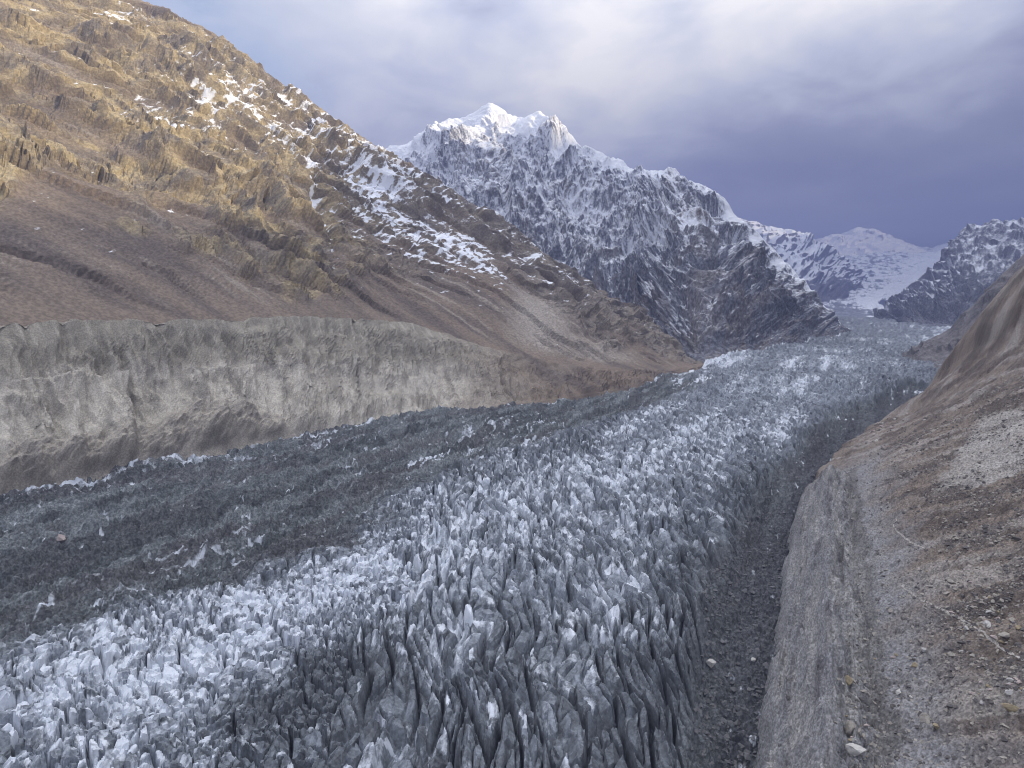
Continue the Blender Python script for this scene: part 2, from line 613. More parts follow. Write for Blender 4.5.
# pale talus streaks below the cliffs
C = mixc(C, (0.30, 0.265, 0.225), smooth(.62, .8, fbm((A + .75 * U) / 16, (U - .4 * A) / 260, 3, 85) * .5 + .5) * upper * (1 - cliff) * .8)
wall = np.full(P.shape, 1.0) * (0.330, 0.315, 0.290)
wall = mixc(wall, (0.205, 0.200, 0.188), smooth(-.1, .35, fbm(A / 28, U / 120, 4, 91)) * .8)
wall = mixc(wall, (0.42, 0.40, 0.375), smooth(.0, .5, fbm(A / 16, U / 110, 4, 92)) * .7)
uppw = smooth(ledge_t, ledge_t + .03, T2)
wall = mixc(wall, (0.220, 0.208, 0.182), uppw * .65)
wall = mixc(wall, (0.46, 0.445, 0.42), (1 - uppw) * (1 - apron) * smooth(-.3, .4, fbm(A / 12, U / 80, 4, 93)) * .75)
wall = mixc(wall, (0.150, 0.145, 0.145), np.clip(np.exp(-((T2 - ledge_t) / .008) ** 2) * ledge_on * smooth(-.2, .3, fbm(A / 50, A * 0, 3, 94)), 0, 1) * .8)
apc = mixc(np.full(P.shape, 1.0) * (0.330, 0.312, 0.288), (0.215, 0.205, 0.196), smooth(-.2, .4, fbm(A / 22, U / 12, 5, 95)))
wall = mixc(wall, apc, apron)
wall = mixc(wall, (0.235, 0.210, 0.182), smooth(400, 540, S2) * .7)
wall = mixc(wall, (0.50, 0.485, 0.45), smooth(.12, .5, fbm((A + .3 * U) / 4.5, U / 70, 3, 97)) * .35 * (1 - apron))
wall = mixc(wall, (0.17, 0.165, 0.155), smooth(.15, .5, fbm((A + .3 * U) / 5.5, U / 60, 3, 98)) * .4 * (1 - .6 * apron))
isw = smooth(.338, .328, T2 + .006 * fbm(A / 12, U / 30, 3, 96))
gul_w = smooth(.55, .98, ridged((A + .30 * U + 30 * fbm(A / 80, U / 90, 3, 66)) / 95, U / 400, 3, 65))
wall = mixc(wall, (0.22, 0.21, 0.19), gul_w * .3 * (1 - apron))
wall = wall * (1.03, 1.0, 0.94)
C = mixc(C, wall, isw * smooth(590, 430, S2 + 40 * fbm(A / 60, U / 60, 4, 99)))
# snow
sn = -0.27 + 0.62 * smooth(.55, 1.0, T2) * smooth(30, 330, S2) * (1 - smooth(560, 650, S2))
sn += .74 * blob(S2, T2, 378, .76, 38, .17, -.0) + .80 * blob(S2, T2, 455, .66, 52, .13) + .10 * blob(S2, T2, 300, .97, 80, .16) + .35 * blob(S2, T2, 560, .75, 30, .1)
sn += .75 * blob(S2, T2, 120, .93, 28, .06) + .36 * blob(S2, T2, 250, .82, 70, .12) + .48 * blob(S2, T2, 190, .70, 80, .12) + .35 * blob(S2, T2, 75, .68, 45, .08)
sn += gul * 1.0
sn += 0.55 * fbm((A + .75 * U) / 22, (U - .5 * A) / 80, 5, 101) + .62 * fbm((A - .9 * U) / 12, (U + .9 * A) / 40, 4, 102) + 0.4 * (.5 - med) * cliff + .4 * (.45 - fine1)
sn += .55 * (nz - .72)
Snow = np.where(T2 > .40, sn, -1.0) * upper
Snow = np.where(upper < .3, -1, Snow)
cut = int(np.searchsorted(t, .334))
moraine_wall = grid_object('moraine', P[:cut + 1], {'Col': C[:cut + 1]}, M_wall)
tag(moraine_wall, "pale grey moraine wall with eroded flutes along the left ice edge", "moraine", kind="structure")
mountain_left = grid_object('mountain', P[cut:], {'Col': C[cut:], 'Snow': Snow[cut:]}, M_rock)
tag(mountain_left, "sunlit golden brown rocky mountain above the pale grey moraine wall", "mountain", kind="structure")

# ================================================================== the snowy mountain in the middle
mx_ = [250, 330, 385, 440, 470, 490, 512, 540, 580, 640, 700, 760, 810, 848]
ry_ = [170, 160, 150, 131, 117, 106, 117, 119, 150, 174, 186, 236, 291, 331]
rD_ = [4300, 4300, 4300, 4300, 4280, 4250, 4220, 4150, 3900, 3600, 3300, 3050, 2900, 2830]
fD_ = [2300, 2250, 2200, 2150, 2130, 2100, 2080, 2050, 2000, 1950, 1740, 2010, 2440, 2720]
rows = [[] for _ in range(7)]
for i, x in enumerate(mx_):
    fx = x
    e = np.array([(fx - 512) / FPX * fD_[i] * 1.0, fD_[i], 0.0])
    if x >= 700:
        e = np.array(ground([707, 757, 808, 850][i - 10], [362, 355.5, 343, 335][i - 10], 0.0))
    r = np.array(at(x, ry_[i], max(rD_[i], e[1] + 30)))
    toward = (e - r) * np.array([1, 1, 0])
    toward /= np.linalg.norm(toward)
    rows[0].append(e + toward * 40 - np.array([0, 0, 35]))
    rows[1].append(e)
    for k, (f, sag) in enumerate(((.25, -.06), (.5, -.06), (.75, -.03))):
        p = mix(e, r, f)
        p[2] += sag * r[2]
        rows[2 + k].append(p)
    rows[5].append(r)
    rows[6].append(r - toward * 700 - np.array([0, 0, 500.0]))
P, t, s = loft(rows, [0, .04, .28, .52, .76, 1.0, 1.1], mx_, np.concatenate([np.linspace(0, 1.02, 330, endpoint=False), np.linspace(1.02, 1.1, 8)]), np.concatenate([np.linspace(250, 370, 20, endpoint=False), np.linspace(370, 848, 400)]))
S2, T2 = np.meshgrid(s, t)
A = arc(P, 1)[160][None, :].repeat(P.shape[0], 0) * 1.0
U = arc(P, 0)
n0 = grid_normals(P)
wx, wy = fbm(A / 260, U / 260, 3, 205) * 90, fbm(A / 260, U / 260, 3, 206) * 90
tip = smooth(848, 690, S2)
b1 = ridged((A + .55 * U + wx) / 520, (U - .2 * A + wy) / 1500, 4, 211)
b2 = ridged((A - .45 * U + wx) / 190, (U + wy) / 420, 4, 221)
b3 = ridged((A + .5 * U + wx * .5) / 70, (U + wy * .5) / 170, 4, 231)
b4 = fbm((A + .2 * U) / 26, U / 40, 4, 241)
amp = smooth(.0, .2, T2) * (1 - .8 * smooth(.84, 1.0, T2)) * (.25 + .75 * tip)
disp = amp * (190 * (b1 - .45) + 105 * (b2 - .4) + 40 * (b3 - .4) + 9 * b4 + 14 * (ridged((A - .5 * U + wx * .3) / 30, (U + .3 * A) / 62, 4, 235) - .4))
P = P + n0 * disp[..., None]
P[..., 2] += smooth(.9, 1., T2) * tip * (14 * (ridged(A / 110, A * 0 + 3, 4, 251) - .45))
nz = slope_z(P)
v1 = fbm(A / 120, U / 120, 5, 261)
C = np.zeros(P.shape)
C[:] = (0.165, 0.172, 0.205)
C = mixc(C, (0.185, 0.178, 0.185), smooth(-.2, .5, v1))
C = mixc(C, (0.22, 0.205, 0.20), smooth(.34, .05, T2) * smooth(-.2, .4, fbm(A / 40, U / 200, 4, 262)) * .8)
C = mixc(C, (0.24, 0.20, 0.17), blob(S2, T2, 690, .62, 14, .045))
line = .36 + .12 * smooth(480, 800, S2) + .10 * fbm(A / 300, U / 900, 3, 271)
sn = .25 + .38 * smooth(line - .22, line + .2, T2) + .35 * smooth(.78, .95, T2)
sn += .55 * (nz - .62) + .25 * (.42 - b3) + .55 * fbm((A + .7 * U) / 9, (U - .7 * A) / 26, 3, 273) + .35 * (.42 - b2) + .26 * fbm((A + .6 * U) / 30, (U - .6 * A) / 90, 4, 272)
sn += .5 * blob(S2, T2, 490, .95, 40, .10) + .3 * blob(S2, T2, 690, .60, 25, .05)
sn += .14 * smooth(720, 620, S2)
sn -= .35 * smooth(700, 830, S2) * (1 - smooth(.75, .95, T2))
Snow = np.where(T2 > .12, sn, -1)
mountain_mid = grid_object('mountain', P, {'Col': C, 'Snow': Snow}, M_alp)
tag(mountain_mid, "steep snow dusted mountain with a white summit behind the glacier bend", "mountain", kind="structure")

# ================================================================== far valley head: mountains and icefall
FAR = 1.35


def far_loft(name, label, foot, ridge, nt, ns, seed, snowy, amp, mat=M_far, kfar=1.0, rockcol=(0.11, 0.11, 0.13), lam=420.0, snowline=.35, clean=0.0, flip=False):
    sk = list(range(len(foot)))
    rws = [[] for _ in range(6)]
    for (fx, fy, fD), (rx, ry, rD) in zip(foot, ridge):
        e = np.array(at(fx, fy, fD * kfar))
        r = np.array(at(rx, ry, rD * kfar))
        tw = (e - r) * np.array([1, 1, 0])
        tw /= np.linalg.norm(tw)
        rws[0].append(e + tw * 80 - np.array([0, 0, 60]))
        rws[1].append(e)
        rws[2].append(mix(e, r, .35) + np.array([0, 0, -.06 * (r[2] - e[2])]))
        rws[3].append(mix(e, r, .7) + np.array([0, 0, -.04 * (r[2] - e[2])]))
        rws[4].append(r)
        rws[5].append(r - tw * 900 * kfar - np.array([0, 0, 300 * kfar]))
    P, t, s = loft(rws, [0, .05, .36, .7, 1., 1.1], sk, nt, ns)
    S2, T2 = np.meshgrid(s, t)
    A = arc(P, 1)[len(t) // 2][None, :].repeat(len(t), 0)
    U = arc(P, 0)
    n0 = grid_normals(P)
    wx = fbm(A / (lam * .6), U / (lam * .6), 3, seed) * lam * .25
    b1 = ridged((A + .5 * U + wx) / lam, U / (lam * 2.6), 4, seed + 1)
    b2 = ridged((A - .4 * U + wx) / (lam * .33), U / (lam * .8), 4, seed + 2)
    am = smooth(0, .2, T2) * (1 - .6 * smooth(.9, 1, T2)) * amp
    P = P + n0 * (am * ((b1 - .45) + .5 * (b2 - .4)))[..., None]
    P[..., 2] += smooth(.9, 1., T2) * amp * .3 * (ridged(A / (lam * .5), A * 0, 4, seed + 7) - .45)
    nz = slope_z(P)
    C = np.zeros(P.shape)
    C[:] = rockcol
    C *= (1 + .35 * fbm(A / (lam * .3), U / (lam * .3), 4, seed + 3))[..., None]
    sn = snowy + .8 * smooth(snowline - .2, snowline + .25, T2) + .8 * (nz - .65) + .7 * (.42 - b2) + .3 * fbm(A / (lam * .12), U / (lam * .3), 4, seed + 4) * (1 - clean)
    o = grid_object(name, P, {'Col': C, 'Snow': sn}, mat, flip=flip)
    tag(o, label, "mountain", kind="structure")
    return o


far_loft('mountain', "snow streaked rocky ridge right of the far glacier bend",
         [(874, 319.5, 4300), (890, 322, 4000), (906, 325, 3600), (934, 328, 3250), (970, 331, 3000), (1024, 336, 2800), (1120, 340, 2600)],
         [(876, 316, 4500), (890, 306, 4700), (904, 293, 5000), (936, 270, 5200), (968, 232, 5300), (1020, 223, 5200), (1120, 180, 5000)],
         190, 260, 301, -.22, 100, mat=M_alp, lam=230, rockcol=(.15, .155, .18))
far_loft('mountain', "hazy snowy peak behind the steep snow dusted mountain",
         [(700, 312, 5200), (790, 310, 5500), (822, 309, 5800), (838, 304, 6600), (856, 299, 7300), (868, 292, 8200)],
         [(700, 215, 9000), (760, 226, 9000), (795, 233, 8800), (820, 243, 8600), (845, 262, 8800), (866, 284, 9000)],
         130, 130, 331, -.12, 170, kfar=FAR, lam=700)
far_loft('mountain', "faint white headwall closing the valley under the cloud",
         [(700, 290, 12000), (800, 285, 12000), (880, 278, 12500), (960, 262, 12500), (1040, 270, 12000), (1150, 275, 11000)],
         [(700, 236, 15500), (790, 247, 15500), (860, 230, 16000), (915, 250, 16000), (985, 232, 15500), (1150, 205, 14500)],
         90, 140, 361, -.05, 260, kfar=FAR, lam=1200)

# upper glacier and icefall
gl = [(800, 322.5, 4100), (820, 314, 4700), (828, 307, 5600), (838, 301, 6600), (845, 288, 8000), (848, 268, 9500), (852, 255, 11500)]
gr = [(905, 322.5, 4100), (893, 318, 4700), (878, 309, 5600), (868, 301, 6600), (905, 288, 8000), (940, 268, 9500), (962, 250, 11500)]
rws = []
for a_, b_ in zip(gl, gr):
    kf = 1 + (FAR - 1) * smooth(4200, 6500, np.array(float(a_[2])))
    pa, pb = np.array(at(a_[0], a_[1], a_[2] * kf)), np.array(at(b_[0], b_[1], b_[2] * kf))
    d = pb - pa
    rws.append([pa - d * .35 + np.array([0, 0, -10]), mix(pa, pb, .25), mix(pa, pb, .75), pb + d * .35 + np.array([0, 0, -10])])
P, t, s = loft(rws, [0, .15, .3, .45, .65, .85, 1], [0, 1, 2, 3], 220, 110)
S2, T2 = np.meshgrid(s, t)
A, U = arc(P, 1), arc(P, 0)
P[..., 2] += (34 * fbm(A / 160, U / 210, 5, 401) + 34 * (ridged(A / 120, U / 60, 3, 405) - .4)) * smooth(.05, .3, T2) + 60 * fbm(A / 900, U / 900, 3, 402) * smooth(.5, .8, T2)
band = smooth(.45, .62, np.abs(((S2 - 1.35) / 1.2)) + .25 * fbm(A / 500, U / 1500, 3, 403))
C = np.zeros(P.shape)
C[:] = (.20, .22, .27)
sn = .30 + .25 * smooth(.2, .4, T2) + .35 * fbm(A / 120, U / 400, 4, 404) - .5 * (1 - smooth(.14, .26, T2)) * smooth(.5, .2, np.abs(S2 - 1.2)) + .25 * smooth(1.5, 2.2, S2)
upper_glacier = grid_object('glacier', P, {'Col': C, 'Snow': sn}, M_far)
tag(upper_glacier, "pale icefall descending from the cloud at the valley head", "glacier", kind="structure")

# lower spur on the right side, beyond the near slope
far_loft('hillside', "low grey brown spur reaching the glacier beyond the near right slope",
         [(884, 374.5, 1330), (898, 376, 1310), (920, 377, 1300), (947, 378, 1290), (975, 379, 1285), (1024, 381, 1270), (1120, 384, 1250)],
         [(884, 368, 1650), (898, 358, 1700), (920, 346, 1700), (947, 329, 1680), (972, 306, 1650), (1024, 258, 1600), (1120, 190, 1500)],
         120, 150, 381, -2.0, 26, mat=M_rock, rockcol=(0.16, 0.15, 0.155), lam=120)

# ================================================================== the near slope on the right
foot = [(-420, -900), (-150, -300), (79, 208), (212, 505), (330, 690), (418, 805), (560, 860), (900, 930), (1500, 1000)]
prof_a = np.array([(-40, -45), (-5, -22), (0, 0), (8, 14), (17, 31), (19, 31.5), (24, 25), (31, 22.5), (55, 40), (100, 68), (143, 95), (200, 133), (420, 285), (1500, 1220)], float)
prof_b = np.array([(-40, -45), (-5, -22), (0, 0), (8, 5), (17, 10), (21, 12), (25, 14), (33, 18), (55, 31), (100, 62), (143, 95), (200, 138), (420, 290), (1500, 1220)], float)
spur = np.array([at(877, 423, 805), at(902, 405, 800), at(934, 386, 790), at(950, 366, 782), at(959, 345, 776), at(978, 319, 766), at(1004, 288, 752), at(1024, 265, 742), at(1090, 195, 705)])


def slope_height(x, y):
    d, sg, al = seg_dist(x, y, foot)
    d = d * sg
    w = smooth(470, 560, y + 0.25 * np.maximum(d, 0))
    wob = (5 * fbm(al / 60, al * 0, 3, 501) + 4.5 * (ridged(al / 15, d / 40, 4, 502) - .45)) * smooth(60, 10, np.abs(d))
    za = np.interp(d + wob, prof_a[:, 0], prof_a[:, 1])
    zb = np.interp(d + wob, prof_b[:, 0], prof_b[:, 1])
    z = mix(za, zb, w)
    # the spur that hides the glacier behind it
    sd, ss, sal = seg_dist(x, y, [tuple(p[:2]) for p in spur])
    xs_ = np.clip(x, spur[0, 0], spur[-1, 0])
    zr = np.interp(xs_, spur[:, 0], spur[:, 2])
    ys_ = np.interp(xs_, spur[:, 0], spur[:, 1])
    dd, sg2, _ = seg_dist(xs_, ys_, foot)
    dd = dd * sg2
    zbase = np.interp(dd, prof_b[:, 0], prof_b[:, 1])
    dy = y - ys_
    wgt = np.where(dy < 0, np.exp(-(dy / 190.0) ** 2), np.exp(-(dy / 70.0) ** 2))
    fade = smooth(900, 620, x) * smooth(spur[0, 0] - 60, spur[0, 0] + 30, x)
    z = z + (zr - zbase) * wgt * fade
    z = np.where(dy > 0, np.minimum(z, np.maximum(zr - .55 * dy, -30)), z) if np.ndim(z) else z
    return z, d, al


th = np.concatenate([np.linspace(R(-38), R(12), 70, endpoint=False), np.linspace(R(12), R(39), 430, endpoint=False), np.linspace(R(39), R(75), 60)])
rr = np.exp(np.linspace(math.log(95), math.log(1250), 560))
TH, RR = np.meshgrid(th, rr)
X, Y = RR * np.sin(TH), RR * np.cos(TH)
Z, D, AL = slope_height(X, Y)
on = smooth(0, 8, D)
nearf = smooth(620, 480, Y)
rel = smooth(30, 60, D)
morf = smooth(560, 480, Y) * smooth(-2, 4, D) * smooth(36, 30, D)
rill = ridged((AL + .45 * D) / 9, D / 60, 4, 511)
rill_big = ridged((AL + .5 * D + 8 * fbm(AL / 40, D / 40, 2, 512)) / 42, D / 300, 3, 513)
rill_m = ridged((D + 1.5 * fbm(AL / 12, D / 5, 2, 514)) / 6.5, AL / 70, 3, 515)
Z = Z + on * (rel * (nearf * 4.5 * (rill_big - .45) * smooth(60, 140, D) + (4.0 * fbm(X / 26, Y / 26, 5, 530) + 5.0 * (ridged((X + .5 * Y) / 30, (Y - .4 * X) / 55, 4, 532) - .45) * (1 - nearf)) * smooth(40, 110, D) + 3.2 * nearf * (rill - .4)) + 1.9 * fbm(X / 7, Y / 7, 5, 516) + 1.2 * fbm(X / 2.4, Y / 2.4, 3, 517))
Z = Z + morf * (1.6 * fbm(X / 3.2, Y / 3.2, 3, 520) + 6.0 * (rill_m - .45) + 3.4 * (ridged((AL + .8 * D) / 7, D / 30, 4, 518) - .4) + 2.5 * fbm(AL / 35, AL * 0, 3, 519))
bluff = np.clip(blob(X, Y, 0, 0, 1, 1) * 0, 0, 1)
P = np.stack([X, Y, Z], -1)
px, py = project(P)
C = np.zeros(P.shape)
C[:] = (0.205, 0.172, 0.148)
st = np.where(Y > 560, fbm(X / 22, Y / 22, 5, 533), fbm((AL + .45 * D) / 10, D / 90, 4, 521))
C = mixc(C, (0.120, 0.100, 0.088), smooth(-.1, .25, st))
C = mixc(C, (0.31, 0.29, 0.272), smooth(.05, .4, np.where(Y > 560, fbm(X / 24, Y / 30, 4, 534), fbm((AL + .45 * D) / 16, D / 110, 4, 522))) * .7)
stony = smooth(-.05, .35, fbm(X / 30, Y / 30, 4, 523)) * smooth(45, 65, D)
C = mixc(C, (0.115, 0.100, 0.092), stony * .75)
C = mixc(C, (0.235, 0.235, 0.245), smooth(62, 34, D + 14 * fbm(AL / 25, D / 25, 3, 524)) * smooth(620, 480, Y))
C = mixc(C, (0.13, 0.125, 0.125), smooth(5, 2, np.abs(D - 33 + 4 * fbm(AL / 20, AL * 0, 3, 527))) * smooth(560, 480, Y) * .8)
C = mixc(C, (0.14, 0.135, 0.14), morf * smooth(.1, .45, fbm((D + 2 * fbm(AL / 15, D / 15, 2, 529)) / 3.2, AL / 60, 3, 528)) * .7)
C = mixc(C, (0.31, 0.305, 0.30), .8 * morf * smooth(-.3, .4, fbm(D / 5, AL / 40, 4, 525)))
def spot(u, v):
    i = np.unravel_index(np.argmin((px - u) ** 2 + (py - v) ** 2 + 1e6 * (D > 460) + 1e6 * (RR > 760)), px.shape)
    return X[i], Y[i]


def inside_poly(pts):
    sd = np.full(X.shape, 1e9)
    for (ax_, ay_), (bx_, by_) in zip(pts, pts[1:] + pts[:1]):
        L_ = math.hypot(bx_ - ax_, by_ - ay_)
        sd = np.minimum(sd, ((X - ax_) * (by_ - ay_) - (Y - ay_) * (bx_ - ax_)) / L_)
    return sd


bn = fbm((AL + .45 * D) / 14, D / 40, 4, 526)
tri = [spot(926, 499), spot(983, 413), spot(1060, 405), spot(1060, 455)]
sd = inside_poly(tri)
if sd.max() < 0 or (sd > 0).mean() < 1e-5:
    sd = inside_poly(tri[::-1])
bluff = smooth(-2, 5, sd + 6 * bn)
C = mixc(C, (0.36, 0.345, 0.325), bluff * (.75 + .5 * st))
bl2 = ground(870, 415, 8.0)
C = mixc(C, (0.25, 0.225, 0.205), smooth(.3, .7, blob(X, Y, bl2[0], bl2[1], 40, 50)))
Dq = (D[:-1, :-1] > -16) & (D[:-1, :-1] < 470) & (Y[:-1, :-1] < 1050) & (RR[:-1, :-1] < 1240)
near_slope = grid_object('hillside', P, {'Col': C}, M_slope, keep=Dq)
tag(near_slope, "bare brown rubble slope with a grey lateral moraine ridge at its foot", "hillside", kind="structure")
SLOPE_P = P

# high valley side that goes on up out of frame on the right and behind, and shades the valley floor
def valley_side(name, label, line, hk, hv, q0, xr, yr, n, dmin, zdrop, seed):
    gx, gy = np.meshgrid(np.linspace(*xr, n), np.linspace(*yr, n))
    d, sg, al = seg_dist(gx, gy, line)
    d = d * sg
    ridge_h = np.interp(al, hk, hv)
    zz = np.where(d < 420, d * .66, 277 + (d - 420) / (q0 - 420) * (ridge_h - 277))
    zz = np.where(d > q0, ridge_h - (d - q0) * .5, zz)
    zz = zz + smooth(380, 700, d) * 90 * (ridged((al + .3 * d) / 500, d / 1300, 4, seed) - .45)
    C = np.zeros(gx.shape + (3,))
    C[:] = (.18, .16, .15)
    o = grid_object(name, np.stack([gx, gy, zz - zdrop], -1), {'Col': C, 'Snow': np.full(gx.shape, -1.)}, M_rock, keep=(d[:-1, :-1] > dmin) & (zz[:-1, :-1] > -60))
    tag(o, label, "mountain", kind="structure")


valley_side('mountain', "high brown valley side rising out of frame above the right slope",
            [(-1600, -3600), (-420, -900), (79, 208), (418, 805), (900, 930), (2100, 1650), (2900, 2900), (3900, 4700)],
            [0, 1500, 2800, 3600, 4400, 5500, 6000, 6350, 6700, 7200, 8200, 12000], [420, 420, 450, 540, 660, 930, 1000, 1080, 1350, 1800, 2000, 2100], 1500.0,
            (-900, 7800), (-3600, 5600), 190, 400, 6, 601)
valley_side('mountain', "added unseen ridge out of frame to the right, shading the far valley",  # unseen ridge added to keep the sun off the far snow
            [(4300, 5300), (9000, 11600), (15500, 20500)], [0, 400, 30000], [1900, 2380, 2380], 1600.0, (4300, 20500), (2500, 20500), 130, 60, 8, 611)

# ================================================================== the glacier
th = np.concatenate([np.linspace(R(-62), R(-37.5), 50, endpoint=False), np.linspace(R(-37.5), R(37.5), 760, endpoint=False), np.linspace(R(37.5), R(60), 30)])
uu = np.linspace(0, 1, 900)
k = 0.40
r0, r1 = 150.0, 5200.0
rr = (r0 ** -k + (r1 ** -k - r0 ** -k) * uu) ** (-1 / k)
TH, RR = np.meshgrid(th, rr)
X, Y = RR * np.sin(TH), RR * np.cos(TH)
PX, PY = project(np.stack([X, Y, X * 0], -1))
left_edge = [ground(x, y)[:2] for x, y in zip(ex, edge_y)] + [ground(757, 355.5)[:2], ground(808, 343)[:2], ground(850, 335)[:2], (1700, 4300)]
dL, sL, aL = seg_dist(X, Y, left_edge)
dL = dL * sL
dR, sR, aR = seg_dist(X, Y, foot)
dR = -dR * sR
# map of debris cover: how much clean ice shows, read along lines of equal distance
wx_ = np.arange(0, 1025, 64)
W = {
    335: [.3] * 11 + [.5, .45, .35, .4, .6, .6],
    347: [.3] * 11 + [.6, .45, .35, .45, .5, .5],
    358: [.3] * 11 + [.72, .45, .55, .35, .45, .4],
    372: [.2] * 10 + [.2, .72, .42, .55, .45, .3, .2],
    385: [.2] * 9 + [.25, .25, .40, .60, .50, .35, .2, .2],
    400: [.2] * 8 + [.15, .25, .38, .52, .72, .65, .15, .1, .1],
    415: [.2] * 7 + [.2, .15, .18, .42, .55, .58, .35, .08, .05, .05],
    435: [.35] * 5 + [.30, .15, .20, .35, .30, .50, .60, .55, .15, .05, .05, .05],
    455: [.4, .4, .4, .4, .2, .10, .12, .20, .35, .35, .58, .60, .38, .06, .05, .05, .05],
    480: [.4, .4, .2, .12, .10, .10, .25, .25, .45, .65, .60, .48, .20, .05, .05, .05, .05],
    510: [.2, .12, .10, .08, .08, .12, .30, .55, .65, .50, .48, .38, .08, .05, .05, .05, .05],
    545: [.10, .08, .08, .08, .08, .15, .45, .75, .60, .45, .50, .30, .05, .05, .05, .05, .05],
    580: [.10, .10, .12, .12, .25, .62, .75, .65, .45, .50, .45, .20, .03, .05, .05, .05, .05],
    615: [.12, .16, .30, .55, .80, .75, .60, .45, .40, .50, .45, .12, .03, .05, .05, .05, .05],
    650: [.30, .50, .65, .75, .75, .42, .35, .50, .30, .42, .36, .08, .03, .05, .05, .05, .05],
    690: [.50, .70, .80, .75, .45, .10, .20, .40, .30, .36, .26, .06, .03, .05, .05, .05, .05],
    730: [.55, .65, .70, .58, .18, .12, .32, .30, .32, .32, .20, .08, .03, .05, .05, .05, .05],
    768: [.45, .55, .60, .45, .22, .28, .32, .26, .30, .26, .15, .08, .03, .05, .05, .05, .05],
}
wy_ = np.array(sorted(W))
WT = np.array([W[k_] for k_ in wy_])
wpx = 22 * fbm(X / 60, Y / 60, 3, 701) * np.clip(400 / RR, .15, 1)
wpy = 10 * fbm(X / 60, Y / 60, 3, 702) * np.clip(300 / RR, .05, 1)
fx = np.clip((PX + wpx) / 64, 0, 15.999)
fy = np.interp(PY + wpy, wy_, np.arange(len(wy_)))
i0, j0 = fx.astype(int), np.clip(fy.astype(int), 0, len(wy_) - 2)
ax, ay = fx - i0, fy - j0
ax, ay = ax * ax * (3 - 2 * ax), ay * ay * (3 - 2 * ay)
clean = mix(mix(WT[j0, i0], WT[j0, i0 + 1], ax), mix(WT[j0 + 1, i0], WT[j0 + 1, i0 + 1], ax), ay)
# where the ice is broken into seracs
ly = [345, 390, 410, 430, 450, 480, 520, 560, 600, 640, 700, 768]
lx = [700, 700, 660, 590, 510, 430, 385, 300, 175, 50, -110, -220]
qy = [345, 372, 392, 410, 430, 460, 500, 540, 600, 680, 768]
qx = [1040, 985, 890, 838, 818, 788, 757, 732, 706, 690, 690]
wl_ = 40 * np.clip(350 / RR, .12, 1)
ser = smooth(-1, 1, (PX - np.interp(PY, ly, lx) + 2.4 * wpx) / (1.3 * wl_)) * smooth(1, -1, (PX - np.interp(PY, qy, qx) + .5 * wpx) / (wl_ * .45))
flow_s = .45 * X + .89 * Y
flow_c = .89 * X - .45 * Y
# seracs: blocks on the left, long fins between crevasses on the right
w1, w2 = fbm(X / 55, Y / 55, 2, 711, .35) * 9, fbm(X / 55, Y / 55, 2, 712, .35) * 9


def rotated(a):
    return (X + w1) * math.cos(a) - (Y + w2) * math.sin(a), (X + w1) * math.sin(a) + (Y + w2) * math.cos(a)


xa, ya = rotated(R(-38))
xb, yb = rotated(R(-8))
fins = X > -58 + 26 * fbm(X / 50, Y / 50, 3, 713)
mixs = 1.0 + .35 * fbm(X / 60, Y / 60, 2, 714)            # patches of larger and smaller blocks
# rows between the long crevasses
uL, vL = np.where(fins, xb / 10.5, xa / 12.0), np.where(fins, yb / 44, ya / 14.0) + np.where(fins, 500, 0)
L1, L2, Lid, Lx, Ly = voronoi(uL, vL, 743, .95)
eL = L2 - L1
crackL = np.clip((eL - .015) / np.where(fins, .15, .09), 0, 1)
tiltL = (rnd(Lid, 2) - .5) * 5.0 * (uL - Lx) + (rnd(Lid, 3) - .35) * np.where(fins, 7.0, 5.0) * (vL - Ly)
# single blocks
ua, va = np.where(fins, xb / 4.8, xa / 4.2), np.where(fins, yb / 11.5, ya / 5.0) + np.where(fins, 1000, 0)
f1, f2, cid, cx, cy = voronoi(ua, va, 721, .98)
e = f2 - f1
h1, h2, h3, h4 = rnd(cid, 1), rnd(cid, 2), rnd(cid, 3), rnd(cid, 4)
lx_, ly_ = ua - cx, va - cy
crack = np.clip((e - .02) / np.where(fins, .13, .11), 0, 1)
tilt = (h2 - .5) * 3.2 * lx_ + (h3 - .30) * np.where(fins, 4.2, 3.4) * ly_
roof = -np.where(fins, 3.4, 1.0) * np.abs(lx_ - (h4 - .5) * .4)
g1, g2, gid, gcx, gcy = voronoi(ua * 2.3 + 7, va * 1.9 + w1 * .1, 731, .9)
gl_x, gl_y = ua * 2.3 + 7 - gcx, va * 1.9 + w1 * .1 - gcy
chip = (rnd(gid, 2) - .5) * 1.0 + (rnd(gid, 3) - .5) * 2.2 * gl_x + (rnd(gid, 4) - .5) * 2.2 * gl_y
h_ser = crackL * (np.where(fins, 4.8, 3.8) + 2.4 * (rnd(Lid, 1) - .5) + tiltL) + np.minimum(crack, crackL) * (np.where(fins, 2.3, 1.7) + 2.0 * h1 + tilt + roof + chip)
h_ser += crack * .18 * fbm(X / 1.6, Y / 2.4, 3, 742)
